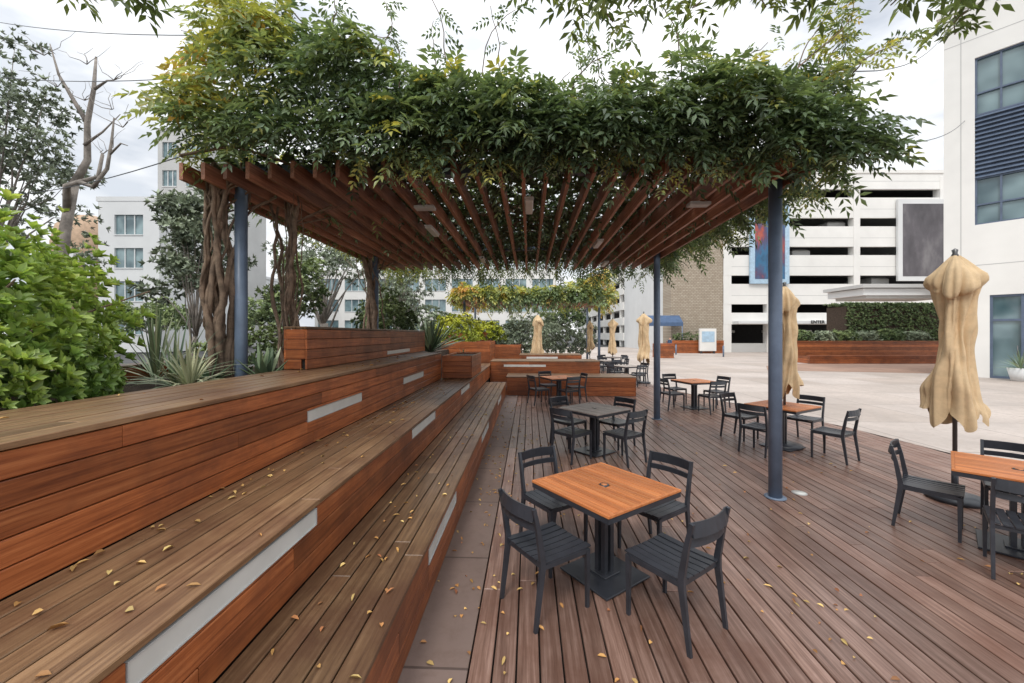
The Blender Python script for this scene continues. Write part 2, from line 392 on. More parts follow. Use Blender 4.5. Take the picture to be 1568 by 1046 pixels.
# ------------------------------------------------------------------ pergola
def pergola(name,u0,u1,v0,v1,poles,nb,lights):
    e=empty(name,rz=-TH)
    b=B()
    for i in range(nb):
        uu=u0+(u1-u0)*i/(nb-1)
        b.bbox(uu-0.023,uu+0.023,v0,v1,3.80,4.0,'beam',0.003)
    b.done('beams',e)
    b=B()
    for v in sorted(set(p[1] for p in poles)): b.box(u0+0.1,u1-0.05,v-0.06,v+0.06,4.003,4.16,'steel')
    for (pu,pv) in poles:
        b.tube([(pu,pv,0.0),(pu,pv,4.0)],0.074,'steel',24)
        b.tube([(pu,pv,0.0),(pu,pv,0.012)],0.12,'steel',24)
    b.done('steel_posts',e)
    b=B()
    for (lu,lv) in lights:
        b.bbox(lu-0.05,lu+0.05,lv-0.3,lv+0.3,3.745,3.785,'diff',0.008); b.box(lu-0.06,lu+0.06,lv-0.31,lv+0.31,3.786,3.799,'lgrey')
    if lights: b.done('pergola_lights',e)
    return e
P1=pergola('vine_pergola',-4.05,3.12,4.55,11.3,[(3.02,5.1),(3.02,9.7),(-3.73,5.1),(-3.73,9.7)],28,[(-1.66,6.9),(0.0,5.6),(-1.1,9.6),(1.35,8.0),(1.9,10.3)])
P2=pergola('vine_pergola',-4.3,4.3,22.5,29,[(4.0,23.3),(4.0,28),(-3.73,23.3),(-3.73,28)],24,[])
b=B()
for (lu,lv) in ((2.3,5.6),(-1.45,5.6)):
    b.bbox(lu-0.14,lu+0.14,lv-0.07,lv+0.07,3.74,3.79,'grey',0.01)
b.done('flood_lights',P1)

tops=[(-4.2,4.8),(-3.9,5.3),(-3.5,5.75),(-2.9,5.95),(-2.35,5.65),(-1.8,5.2),(-1.2,4.9),(-0.6,4.7),(0,4.62),(0.8,4.7),(2,4.82),(3,4.95),(3.6,4.95),(4.2,4.8)]
def topz(u): return float(np.interp(u,[t[0] for t in tops],[t[1] for t in tops]))
def canopy(parent,u0,u1,v0,v1,nf,nt,nside,ndark,topf,size,ll,lw,ty=0.0):
    Ps=[];Ds=[];Ts=[]
    ua,ub=u0+0.34,u1+0.36
    def botz(u): return 4.0+0.17*max(0,min(1,(-1.6-u)/1.0))-0.14*max(0,min(1,(u-1.8)/1.2))
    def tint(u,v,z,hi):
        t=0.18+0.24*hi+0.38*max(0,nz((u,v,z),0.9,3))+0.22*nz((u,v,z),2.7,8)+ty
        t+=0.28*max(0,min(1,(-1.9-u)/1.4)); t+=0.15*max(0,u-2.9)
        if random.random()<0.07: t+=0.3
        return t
    lobes=[]
    for _ in range(52):
        lu=random.uniform(ua+.1,ub-.1); lobes.append((lu,random.uniform(botz(lu)+.03,4.0+(topf(lu)-4)*.85),random.uniform(.12,.34)))
    for _ in range(nf):
        r=random.random()
        if r<0.40:
            lu,lz,lr=random.choice(lobes); th=random.uniform(0,6.28); q=lr*random.random()**.4*random.uniform(.8,1.25)
            u=lu+math.cos(th)*q*1.2; z=lz+math.sin(th)*q*0.75; dep=max(0,1-(q/lr)**2)
            z=max(z,botz(u)-0.1+0.12*random.random()); h=min(1,max(0,(z-4)/(topf(u)-4)))
            v=v0-0.1-0.7*lr*dep*1.6-0.15*random.random()
            Ps.append((u,v,z)); Ds.append(((u-lu)/lr*0.6+random.gauss(0,0.5),-0.8+random.gauss(0,.2),(z-lz)/lr*.4-.15+random.gauss(0,.3))); Ts.append(tint(lu,0,lz*3,h)+0.14*(z-lz)/lr+0.12*(random.random()-.4)); continue
        u=random.uniform(ua,ub)
        zt=topf(u)+0.26*nz((u,0,0),1.6,2)+0.22*nz((u,0,0),4,4)+(0.25*random.random()**3)
        zb=botz(u)+0.18*nz((u,1,0),2.2,9)
        h=random.random()**0.9; z=zb+(zt-zb)*h
        lump=nz((u,0,z),1.7,6)
        if nz((u,0,z),3.2,12)<-0.24: continue
        v=v0-0.25+0.6*h*h-0.35*lump+random.random()**2*0.8
        Ps.append((u,v,z)); Ds.append((random.gauss(0,0.65),-0.8+random.gauss(0,0.4),0.3*h-0.2+random.gauss(0,0.45))); Ts.append(tint(u,v,z,h)-0.32*(v-(v0-0.3)>0.5))  # leaves deeper in the mass get a darker tint, shade painted in
    for _ in range(nt):
        u=random.uniform(u0+.1,u1+0.3); v=random.uniform(v0-0.1,v1+0.4)
        zt=4.15+(topf(u)-4.15)*max(0.3,1-(v-v0)/3.0)
        z=4.06+(zt-4.06)*random.random()**1.3
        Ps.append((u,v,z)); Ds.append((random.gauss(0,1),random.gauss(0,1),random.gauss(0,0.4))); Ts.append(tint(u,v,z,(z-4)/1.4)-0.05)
    for _ in range(nside):
        sgn=random.random()<0.55; v=random.uniform(v0-0.1,v1+0.3); h=random.random(); zt=4.15+(topf(u1 if sgn else u0+.5)-4.15)*max(0.3,1-(v-v0)/3.2)
        z=3.95+(zt-3.95)*h; l=nz((v,z,0),1.5,30)
        u=(u1+0.12+0.35*l+0.2*random.random()*(1-h)) if sgn else (u0+0.14-0.12*l+0.15*random.random())
        if not sgn: z=max(z,4.1)
        if sgn and random.random()<0.35: z-=random.random()*0.45
        Ps.append((u,v,z)); Ds.append(((1 if sgn else -1)*0.5,random.gauss(0,0.6),random.gauss(-0.3,0.3))); Ts.append(tint(u,v,z,h))
    for _ in range(nside//2):
        u=random.uniform(u0,u1+0.2); z=3.9+random.random()*0.6-0.45*random.random()**3
        Ps.append((u,v1+random.random()*0.4,z)); Ds.append((random.gauss(0,0.5),0.5,-0.4)); Ts.append(tint(u,v1,z,0.5))
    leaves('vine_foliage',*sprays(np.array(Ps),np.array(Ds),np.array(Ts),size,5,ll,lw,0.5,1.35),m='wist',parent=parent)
    if ndark:
        P=np.stack([rng.uniform(u0,u1+.2,ndark),v0+.1+(v1-v0)*rng.random(ndark)**.85,rng.uniform(4.03,4.22,ndark)],1)
        a=rng.uniform(0,6.28,ndark)
        leaves('inner_foliage',P,np.stack([np.cos(a),np.sin(a),rng.normal(0,.15,ndark)],1),np.tile([0,0,1.],(ndark,1))+rng.normal(0,.3,(ndark,3)),rng.uniform(.12,.24,ndark),rng.uniform(.06,.12,ndark),rng.random(ndark)*.2,m='green',parent=parent,big=True)  # added layer of large leaves, tinted dark to paint shade between the beams
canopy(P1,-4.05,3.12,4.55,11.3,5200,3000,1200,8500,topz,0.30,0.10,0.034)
canopy(P2,-4.3,4.3,22.5,29,1500,600,300,1200,lambda u:topz(-u*0.6)-0.1,0.4,0.17,0.08,0.22)
b=B()
for i in range(46):
    u=random.uniform(-4,3); v=random.uniform(4.6,10); pts=[]; a=random.uniform(0,6.28)
    for k in range(9):
        pts.append((u,v,4.03+0.12*random.random())); u+=math.cos(a)*0.35; v+=math.sin(a)*0.35; a+=random.gauss(0,0.5)
        u=max(-4.0,min(3.3,u)); v=max(4.45,min(11.4,v))
    b.tube(pts,random.uniform(0.008,0.02),'bark',5)
wp=[];wd=[];wt=[]
for (u,h) in [(-3.3,.5),(-2.6,0.5),(-2.2,.6),(-1.8,.8),(-1.5,0.9),(-1.2,1.0),(-0.95,1.3),(-0.7,1.4),(-0.45,1.2),(-0.1,.5),(0.2,0.45),(0.5,0.9),(0.7,1.0),(0.9,0.9),(1.1,0.7),(1.35,0.9),(1.7,1.0),(1.9,.7),(2.15,0.8),(2.5,0.8),(2.8,1.0),(3.0,1.0),(3.2,0.8),(3.35,0.6),(3.45,0.3),(-3.7,0.2)]:
    x,y,z=u,4.4+random.random()*0.4,topz(u)-0.2; pts=[]; a=random.gauss(0,0.4)
    for k in range(10):
        pts.append((x,y,z)); x+=math.sin(a)*0.09+(0.045 if u>2.5 else 0); z+=h*0.115*math.cos(a*0.7); y+=random.gauss(-0.01,0.03); a+=random.gauss(0,0.45)
        if k>1:
            for q in range((2 if random.random()<.6 else 0) if u<2.4 else 3):
                wp.append((x,y,z)); wd.append((random.gauss(0,1),random.gauss(-0.2,0.7),random.gauss(0.1,0.5))); wt.append(0.25+0.3*random.random()+(0.45*random.random() if u>2.6 else 0))
    b.tube(pts,[0.009-0.0006*i for i in range(10)],'bark',5)
for i in range(46):
    if random.random()<.6: x,y=random.uniform(-2.2,3.3),4.3
    else: x,y=3.25+random.random()*.25,4.4+7*random.random()**1.7
    z=4.05; pts=[]; L=random.uniform(.15,.5)
    for k in range(5):
        pts.append((x,y,z)); x+=random.gauss(0,.02); y+=random.gauss(0,.02); z-=L/5
        for q in range(2): wp.append((x,y,z)); wd.append((random.gauss(0,1),random.gauss(-.3,.7),-.3)); wt.append(.3+.45*random.random())
    b.tube(pts,.004,'bark',4)
b.done('vine_stems',P1)
leaves('vine_tendril_leaves',*sprays(np.array(wp),np.array(wd),np.array(wt),0.18,4,0.065,0.026),m='wist',parent=P1)
def twisted(name,cu,cv,n,spread,z0=1.4,z1=4.1,r=0.035):
    b=B()
    for i in range(n):
        a=random.uniform(0,6.28); tw=random.uniform(-4.5,4.5); s0=random.uniform(0.25,1.0)*spread; pts=[];rs=[]
        rr=r*random.uniform(0.25,1.3); jx=jy=0
        for k in range(20):
            t=k/19; sp=s0*(0.6+1.9*abs(t-0.4)**1.6); jx+=random.gauss(0,.02); jy+=random.gauss(0,.02)
            pts.append((cu+math.cos(a+tw*t)*sp+jx,cv+math.sin(a+tw*t)*sp+jy,z0+(z1-z0)*t)); rs.append(rr*(1.15-0.45*t+0.3*random.random()))
        b.tube(pts,rs,'bark',7)
        if random.random()<0.6:
            q=Vector(pts[15]); pp=[q]; dx=random.gauss(0,0.15); dy=abs(random.gauss(0,0.18))
            for k in range(4): q=q+Vector((dx+random.gauss(0,0.05),dy+random.gauss(0,0.05),0.15)); pp.append(q)
            b.tube(pp,rr*0.5,'bark',6)
    return b.done(name,rz=-TH)
twisted('wisteria_trunk',-3.93,5.0,15,0.17,r=0.032)
twisted('wisteria_trunk',-3.4,5.6,12,0.15,r=0.025)
twisted('wisteria_trunk',-3.75,9.6,11,0.36,r=0.04)

# ------------------------------------------------------------------ furniture
def chair_mesh():
    b=B(); K='black'
    for s in (-1,1):
        b.sweep([(s*0.215,0.2,0),(s*0.215,0.2,0.43)],[(0.022,0.024),(0.03,0.034)],(0,1,0),K)
        b.sweep([(s*0.215,-0.27,0),(s*0.215,-0.215,0.40),(s*0.215,-0.215,0.47),(s*0.215,-0.25,0.68),(s*0.215,-0.285,0.83)],
                [(0.022,0.026),(0.026,0.042),(0.026,0.042),(0.026,0.034),(0.024,0.026)],(0,1,0),K)
        b.sweep([(s*0.215,-0.2,0.418),(s*0.215,0.19,0.418)],(0.022,0.034),(0,0,1),K)
    b.sweep([(-0.2,0.2,0.415),(0.2,0.2,0.415)],(0.02,0.03),(0,0,1),K)
    b.sweep([(-0.2,-0.205,0.415),(0.2,-0.205,0.415)],(0.02,0.03),(0,0,1),K)
    for i in range(7):
        x=-0.195+i*0.065; zz=0.447-0.008*(1-((i-3)/3)**2)
        b.sweep([(x,y,zz-0.007*(1-((y+.0)/0.22)**2)) for y in (-0.225,-0.12,0,0.12,0.2,0.228)],(0.055,0.012),(0,0,1),K)
    for (z,y,h) in ((0.785,-0.276,0.092),(0.694,-0.256,0.05)):
        b.sweep([(x,y-0.04*(1-(x/0.21)**2),z) for x in (-0.205,-0.14,-0.07,0,0.07,0.14,0.205)],(0.012,h),(0,0.2,1),K)
    return b.done('cafe_chair',link=False)
CH=chair_mesh()
def table_mesh(top,a=0.43):
    b=B(); K='black'; H=0.745
    n=13; w=(2*a-0.05)/n
    for i in range(n):
        x=-a+0.025+i*w
        if i==n//2:
            b.bbox(x+0.0035,x+w-0.0035,-a+0.025,-0.045,H-0.022,H,top,0.003); b.bbox(x+0.0035,x+w-0.0035,0.045,a-0.025,H-0.022,H,top,0.003)
        else: b.bbox(x+0.0035,x+w-0.0035,-a+0.025,a-0.025,H-0.022,H,top,0.003)
    for (x0,x1,y0,y1) in ((-a,-a+0.024,-a,a),(a-0.024,a,-a,a),(-a+0.0245,a-0.0245,-a,-a+0.024),(-a+0.0245,a-0.0245,a-0.024,a)):
        b.bbox(x0,x1,y0,y1,H-0.02,H+0.001,top,0.003)
        b.box(x0+0.003*(x0<-a+0.01),x1-0.003*(x1>a-0.01),y0+0.003*(y0<-a+0.01),y1-0.003*(y1>a-0.01),H-0.06,H-0.022,K)
    b.tube([(0,0,H-0.02),(0,0,H+0.003)],0.04,'black',20)
    b.tube([(0,0,H+0.003),(0,0,H+0.006)],0.026,top,12)
    b.box(-a+0.03,a-0.03,-0.03,0.03,H-0.055,H-0.024,K); b.box(-0.03,0.03,-a+0.03,-0.031,H-0.055,H-0.024,K); b.box(-0.03,0.03,0.031,a-0.03,H-0.055,H-0.024,K)
    for sx,sy in ((-1,-1),(1,1),(-1,1),(1,-1)):
        b.bbox(sx*0.035-0.02,sx*0.035+0.02,sy*0.035-0.02,sy*0.035+0.02,0.02,H-0.056,K,0.003)
    b.bbox(-0.26,0.26,-0.26,0.26,0.006,0.022,K,0.004)
    b.bbox(-0.09,0.09,-0.09,0.09,0.023,0.035,K,0.003)
    for sx in (-0.22,0.22):
        for sy in (-0.22,0.22): b.tube([(sx,sy,0),(sx,sy,0.006)],0.02,K,10)
    return b.done('cafe_table',link=False)
TT=table_mesh('ttop'); TG=table_mesh('tgrey')
def dining(x,y,ang,me,chairs=(0,1,2,3),dist=0.62,jit=0.05):
    r=math.radians(ang)
    put(me,'cafe_table',loc=(x,y,0),rz=r)
    for k in chairs:
        a=r+k*math.pi/2; dd=dist+random.uniform(-jit,jit)
        cx,cy=x+math.cos(a)*dd,y+math.sin(a)*dd
        rot=math.atan2(-math.sin(a),-math.cos(a))-math.pi/2
        put(CH,'cafe_chair',loc=(cx+random.uniform(-1,1)*jit*0.6,cy+random.uniform(-1,1)*jit*0.6,0),rz=rot+random.uniform(-1,1)*jit*1.6)
dining(0.77,3.38,35,TT,jit=0.02)
dining(1.40,6.9,38,TG)
dining(1.38,11.9,20,TT,jit=0.08)
dining(4.80,7.2,30,TT,dist=0.72)
dining(4.95,11.0,15,TT,dist=0.7)
dining(4.71,3.76,43,TT)
dining(4.6,16.2,25,TG); dining(4.7,19.5,10,TG); dining(1.4,19.8,10,TG)
dining(5.6,22.5,30,TG)
def umbrella(x,y,H=2.88,zb=1.05,seed=0,s=1.0):
    e=empty('closed_patio_umbrella',(x,y,0),seed*1.3)
    b=B(); b.tube([(0,0,0.05),(0,0,H-0.03)],0.022,'metal',12)
    b.tube([(0,0,0),(0,0,0.05),(0,0,0.07)],[0.27,0.27,0.12],'black',28); b.tube([(0,0,0.07),(0,0,0.38)],0.032,'black',12)
    b.tube([(0,0,H-0.03),(0,0,H),(0,0,H+0.03),(0,0,H+0.07),(0,0,H+0.09)],[0.02,0.035,0.022,0.03,0.004],'metal',12)
    b.done('pole',e)
    prof=[(0,.235),(.06,.235),(.14,.215),(.24,.19),(.34,.165),(.45,.15),(.6,.15),(.72,.155),(.79,.17),(.83,.215),(.87,.205),(.90,.165),(.94,.11),(.975,.065),(1,.03)]
    A=128; R=64; vs=[];fs=[]
    rs=random.Random(int(seed*10)); ph=[rs.uniform(0,6.28) for _ in range(4)]
    for i in range(R):
        t=i/(R-1); r0=np.interp(t,[p[0] for p in prof],[p[1] for p in prof])*s
        for k in range(A):
            a=2*math.pi*k/A
            tw=0.35*math.sin(t*2.2+seed)+0.35*(1-t)
            aa=a+tw+0.22*math.sin(2*a+ph[0])+0.12*math.sin(3*a+ph[1]+3*t)
            f=abs(math.sin(3*aa))**0.55
            f2=abs(math.sin(7*aa+ph[2]+2*t))**0.7
            amp=1-0.75*max(0,(t-0.88)/0.12)
            n1=nz((math.cos(a)*1.1,math.sin(a)*1.1,t*2.6),1.0,seed*3+1); n2=nz((math.cos(a)*3,math.sin(a)*3,t*6),1.0,seed+2)
            r=r0*(1-amp*0.52+amp*(0.42*f+0.17*f2)+0.5*n1+0.22*n2)
            if t>0.80: r*=1+0.2*math.sin(2*a+ph[3])*amp
            z=zb+(H-zb)*t + (1-t)**5*(0.14*(0.5-f)+0.35*n1) - ((0.09*f+0.10*math.sin(2*a+ph[1]))*math.sin((t-.76)/.14*math.pi) if .76<t<.9 else 0)
            vs.append((r*math.cos(a),r*math.sin(a),z))
    for i in range(R-1):
        for k in range(A): fs.append((i*A+k,i*A+(k+1)%A,(i+1)*A+(k+1)%A,(i+1)*A+k))
    b=B(); b.add(vs,fs,'canvas',True)
    b.done('canopy_fabric',e)
umbrella(5.36,4.9,2.95,0.98,1.0,1.05)
umbrella(4.86,7.22,2.85,1.05,2.3,1.05)
umbrella(5.4,16.6,2.85,0.95,3.1,1.15)
umbrella(1.2,18.9,2.9,1.0,4.2,1.25)
umbrella(5.6,22.5,2.85,1.0,5.2); umbrella(4.9,25.5,2.85,1.0,6.2)
b=B(); b.tube([(0,0,0.0),(0,0,0.006)],0.085,'grey',24); b.tube([(0,0,0.006),(0,0,0.009)],0.065,'diff',24); b.done('inground_light',loc=(3.62,5.1,0))

# ------------------------------------------------------------------ fallen leaves
Ps=[]
cl=[(random.uniform(-.6,3),random.uniform(1.4,8)) for _ in range(9)]
for _ in range(820):
    r=random.random()
    if r<0.34: u=-0.72+abs(random.gauss(0,0.45)); v=random.uniform(1.3,12); z=0.008
    elif r<0.42: c=random.choice(cl); u=max(-.7,c[0]+random.gauss(0,.2)); v=c[1]+random.gauss(0,.25); z=0.007
    elif r<0.57: u=random.uniform(-1.38,-0.78); v=random.uniform(0.8,12); z=0.456
    elif r<0.72: u=-2.16+abs(random.gauss(0,0.3)); u=min(u,-1.43); v=random.uniform(0.6,10); z=0.906
    elif r<0.77: u=random.uniform(-3.05,-2.2); v=random.uniform(1,10); z=1.556
    else: u=random.uniform(-.2,5.8); v=random.uniform(1.5,9); z=0.007
    Ps.append(W(u,v,z))
Ps=np.array(Ps); n=len(Ps); a=rng.uniform(0,6.28,n)
leaves('fallen_leaves',Ps,np.stack([np.cos(a),np.sin(a),rng.uniform(0,0.35,n)],1),np.tile([0,0,1.0],(n,1))+rng.normal(0,0.25,(n,3)),rng.uniform(0.02,0.068,n),rng.uniform(0.012,0.028,n),rng.random(n),'fallen',big=True,fold=0.35)

# ------------------------------------------------------------------ plants
def bush(name,c,r,n,m,ll,lw,k=7,amp=0.25,seed=0,tb=0.35,shell=0.35,low=-0.6,big=False):
    P,D,t=blob_points(c,r,n,shell,1.2,amp,seed,low)
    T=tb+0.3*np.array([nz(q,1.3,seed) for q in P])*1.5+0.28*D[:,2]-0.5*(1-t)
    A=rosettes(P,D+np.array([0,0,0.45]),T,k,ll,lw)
    return leaves(name,*A,m=m,big=big)
def join_named(name,objs):
    e=empty(name)
    for o in objs: o.parent=e
    return e
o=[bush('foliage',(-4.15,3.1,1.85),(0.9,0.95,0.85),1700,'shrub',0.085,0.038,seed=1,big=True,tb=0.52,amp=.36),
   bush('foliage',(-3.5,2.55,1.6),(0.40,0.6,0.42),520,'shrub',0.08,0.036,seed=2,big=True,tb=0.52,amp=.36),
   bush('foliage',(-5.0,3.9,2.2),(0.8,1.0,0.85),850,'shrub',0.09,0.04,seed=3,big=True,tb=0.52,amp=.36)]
b=B()
for i in range(9):
    x=-4.2+random.gauss(0,0.3); y=3.0+random.gauss(0,0.3); b.tube([(x,y,1.4),(x+random.gauss(0,.2),y+random.gauss(0,.2),2.0),(x+random.gauss(0,.4),y+random.gauss(0,.3),2.4)],[0.02,0.014,0.006],'bark',6)
o.append(b.done('stems')); join_named('broadleaf_shrub',o)
def blades(name,c,n,L,w,m,spread=1.0,tb=0.5,up=0.5,curve=0.35,seg=6):
    b=[];F=[];T=[]; k=0
    for i in range(n):
        a=random.uniform(0,6.28); e=random.uniform(up*0.4,1.5); l=L*random.uniform(0.65,1.1)
        d=Vector((math.cos(a)*math.cos(e),math.sin(a)*math.cos(e),math.sin(e))); sd=Vector((-math.sin(a),math.cos(a),0)); nn=sd.cross(d)
        p=Vector(c)+d*0.03; tt=tb+random.gauss(0,0.2)
        for s in range(seg+1):
            t=s/seg; ww=w*(0.6+0.8*t if t<0.35 else 0.88*(1-((t-0.35)/0.65)**1.6)); ww=max(ww,0.001)
            q=p+d*l*t-Vector((0,0,1))*curve*l*t*t*spread*math.cos(e)
            b+= [q-sd*ww/2+nn*ww*0.18,q-nn*ww*0.05,q+sd*ww/2+nn*ww*0.18]; T+=[tt]*3
            if s: F+= [(k-3,k-2,k+1,k),(k-2,k-1,k+2,k+1)]
            k+=3
    me=bpy.data.meshes.new(name); me.from_pydata([tuple(q) for q in b],[],F); me.materials.append(M[m])
    at=me.attributes.new('tint','FLOAT','POINT'); at.data.foreach_set('value',np.clip(T,0,1).astype(np.float32))
    return put(me,name)
blades('flax_plant',(-3.3,4.15,1.42),56,0.6,0.034,'blade',1.2,0.9,0.3,0.6)
blades('flax_plant',(-3.75,4.5,1.42),44,0.85,0.03,'blade',1.0,0.55,0.5,0.4)
blades('agave_plant',(-3.05,5.0,1.42),28,0.46,0.10,'blade',0.6,0.25,0.25,0.1)
blades('agave_plant',(-3.75,5.0,1.42),20,0.4,0.09,'blade',0.6,0.25,0.25,0.1)
blades('flax_plant',(-4.4,5.0,1.42),48,1.0,0.03,'blade',1.0,0.65,0.5,0.4)
blades('yucca_plant',(-2.3,11.4,1.5),50,1.1,0.09,'blade',0.5,0.35,0.5,0.15)
blades('yucca_plant',(-2.7,13.5,1.5),40,1.2,0.09,'blade',0.5,0.35,0.5,0.15)
blades('flax_plant',(-1.6,13.0,0.95),30,0.7,0.05,'blade',0.9,0.8,0.4,0.4)
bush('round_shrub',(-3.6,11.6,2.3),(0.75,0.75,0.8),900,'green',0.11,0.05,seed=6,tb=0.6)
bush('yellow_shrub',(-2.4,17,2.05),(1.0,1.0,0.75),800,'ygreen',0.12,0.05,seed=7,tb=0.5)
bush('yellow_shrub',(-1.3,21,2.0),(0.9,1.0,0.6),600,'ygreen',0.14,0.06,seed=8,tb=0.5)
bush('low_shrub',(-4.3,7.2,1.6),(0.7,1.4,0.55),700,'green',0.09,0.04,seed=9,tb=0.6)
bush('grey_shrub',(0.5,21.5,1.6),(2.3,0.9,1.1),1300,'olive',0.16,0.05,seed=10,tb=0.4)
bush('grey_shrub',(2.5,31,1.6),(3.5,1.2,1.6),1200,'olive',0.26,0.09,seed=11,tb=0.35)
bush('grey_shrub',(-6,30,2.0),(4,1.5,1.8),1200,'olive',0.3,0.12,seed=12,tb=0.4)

def tree(name,base,H,crown,leafm,bark='barkg',n=2500,ll=0.12,lw=0.05,r0=0.14,seed=0,k=5,tb=0.4,clump=0.75,nc=26):
    rs=random.Random(seed); b=B()
    base=Vector(base); cr=Vector(crown[0]); rx,ry,rzz=crown[1]
    fork=base+(cr-base)*0.5+Vector((rs.gauss(0,.15),rs.gauss(0,.15),0))
    tp=[base+(fork-base)*t+Vector((math.sin(t*3+seed)*0.1,math.cos(t*4+seed)*0.08,0)) for t in (0,.25,.5,.75,1)]
    b.tube(tp,[r0*1.25,r0,r0*.9,r0*.82,r0*.75],bark,10)
    tips=[]
    for i in range(nc):
        a=rs.uniform(0,6.28); ph=rs.uniform(-0.45,1.35); q=rs.uniform(0.45,1.0)
        tip=cr+Vector((math.cos(a)*math.cos(ph)*rx,math.sin(a)*math.cos(ph)*ry,math.sin(ph)*rzz))*q
        s=tp[-1] if i%3 else tp[-2]
        mid=s+(tip-s)*0.5+Vector((rs.gauss(0,.1)*rx,rs.gauss(0,.1)*ry,0.12*rzz))
        w=r0*rs.uniform(.2,.34)
        b.tube([s,s+(mid-s)*.5+Vector((0,0,.05)),mid,mid+(tip-mid)*.5+Vector((rs.gauss(0,.05)*rx,0,rs.gauss(0,.04)*rzz)),tip],[w,w*.75,w*.5,w*.3,w*.12],bark,6)
        tips.append((tip,1.0))
        if rs.random()<.7: tips.append((mid+(tip-mid)*.5+Vector((rs.gauss(0,.2)*rx,rs.gauss(0,.2)*ry,rs.gauss(0,.1)*rzz)),.8))
    e=empty(name); b.done('trunk_and_limbs',e)
    per=max(20,n//len(tips)); PP=[];DD=[];TT_=[]
    R=clump*min(rx,rzz)*0.5
    for tip,sc in tips:
        dd=unit(rng.normal(0,1,(per,3))); rad=R*sc*rng.random(per)**0.5*rs.uniform(.7,1.2)
        p=np.array(tip)+dd*rad[:,None]*np.array([1.15,1.15,.75])
        PP.append(p); DD.append(dd+np.array([0,0,.2])); TT_.append(tb+.3*dd[:,2]+rs.uniform(-.18,.18)+rng.normal(0,.1,per))
    A=rosettes(np.concatenate(PP),np.concatenate(DD),np.concatenate(TT_),k,ll,lw,1.0)
    leaves('foliage',*A,m=leafm,parent=e); return e
tree('grey_leaved_tree',(-12.4,9.0,0.4),9,((-11.7,9.0,5.7),(1.6,1.5,3.7)),'olive',n=2200,ll=0.12,lw=0.042,seed=3,nc=36,tb=.5,clump=.62,r0=.11)
tree('ficus_tree',(-6.6,8.2,0.4),5,((-6.55,8.3,3.5),(0.95,0.9,1.5)),'olive',n=1300,ll=0.12,lw=0.05,r0=.06,seed=4,nc=24,tb=.45,clump=.6)
tree('ficus_tree',(-5.3,9.6,0.4),5,((-5.2,9.6,2.9),(0.8,0.9,1.2)),'green',n=700,ll=0.11,lw=0.045,r0=.06,seed=5,nc=16,tb=.7,clump=.6)
tree('olive_tree',(-6.2,13.5,0.4),6,((-6.3,13.6,4.3),(1.7,1.4,1.3)),'olive',n=1000,ll=0.14,lw=0.04,r0=.16,seed=6,nc=20,clump=.65,tb=.5)
tree('olive_tree',(-4.9,18,0.4),6,((-5.1,18,4.4),(1.9,1.6,1.4)),'olive',n=1000,ll=0.16,lw=0.045,r0=.16,seed=7,nc=20,clump=.65,tb=.5)
tree('street_tree',(-20,34,0),8,((-20,34,3.6),(3.0,3,1.8)),'green',n=800,ll=0.34,lw=0.12,r0=.2,seed=8,nc=18,tb=.8)
tree('street_tree',(-10,32,0),8,((-10,32,4.0),(2.6,3,1.8)),'olive',n=900,ll=0.3,lw=0.1,r0=.2,seed=9,nc=18,tb=.5)
tree('street_tree',(-37,42,0),8,((-37,42,3.6),(3.6,3,2.0)),'green',n=800,ll=0.4,lw=0.16,r0=.2,seed=12,nc=18,tb=.8)
tree('street_tree',(10,75,0),8,((10,75,5.0),(4.2,3,3.0)),'green',n=700,ll=0.5,lw=0.2,r0=.2,seed=14,nc=18)
b=B()
b.tube([(-10.2,9.0,0.4),(-10.25,9.1,2.5),(-10.15,9.2,4.4),(-9.95,9.2,5.4)],[.13,.115,.10,.085],'barkg',10)
b.tube([(-9.95,9.2,5.4),(-9.75,9.3,6.0),(-9.65,9.2,6.8),(-9.4,9.1,7.5),(-9.45,9.2,8.3)],[.085,.065,.055,.04,.022],'barkg',8)
b.tube([(-10.1,9.2,4.7),(-9.9,9.0,5.3),(-9.5,8.9,5.35),(-9.2,9.0,5.5),(-9.1,9.0,6.0)],[.08,.065,.05,.04,.03],'barkg',8)
b.tube([(-9.5,8.9,5.35),(-9.1,8.8,5.2),(-8.8,8.8,5.6),(-8.7,8.8,6.2),(-8.65,8.8,6.7)],[.05,.042,.036,.026,.014],'barkg',8)
b.tube([(-8.75,8.8,5.9),(-8.5,8.8,6.15),(-8.35,8.8,6.1)],[.025,.018,.008],'barkg',6)
b.tube([(-9.4,9.1,7.5),(-9.1,9.1,7.7),(-8.85,9,7.65)],[.035,.02,.008],'barkg',6)
b.tube([(-9.65,9.2,6.8),(-9.95,9.2,7.3),(-10.3,9.2,7.9),(-10.5,9.2,8.6)],[.05,.04,.025,.01],'barkg',6)
b.tube([(-9.72,9.2,6.3),(-9.3,9.2,6.6),(-8.9,9.2,7.0)],[.035,.02,.008],'barkg',6)
rs=random.Random(5)
for (x,z) in ((-9.45,8.0),(-8.65,6.6),(-10.4,8.2),(-8.9,7.0),(-8.85,7.65),(-9.1,6.0),(-9.5,7.2),(-10.1,7.5)):
    for _ in range(4):
        q=Vector((x,9.0,z)); pp=[q]
        dx=rs.gauss(0,.1)
        for k in range(5): q=q+Vector((dx+rs.gauss(0,.05),rs.gauss(0,.03),rs.uniform(.02,.14))); pp.append(q)
        b.tube(pp,[.010,.008,.006,.005,.004,.003],'barkg',4)
b.done('bare_tree')
e=empty('overhanging_tree'); b=B()
b.tube([(5.5,-4,0),(5.3,-3.7,2.5),(4.6,-2.8,4.6),(3.6,-1.2,5.8),(2.5,0.6,6.1)],[.24,.2,.16,.11,.08],'barkg',12)
hp=[];hd=[]
def limb(pts,r): b.tube(pts,[r*(1-0.8*i/(len(pts)-1)) for i in range(len(pts))],'barkg',6)
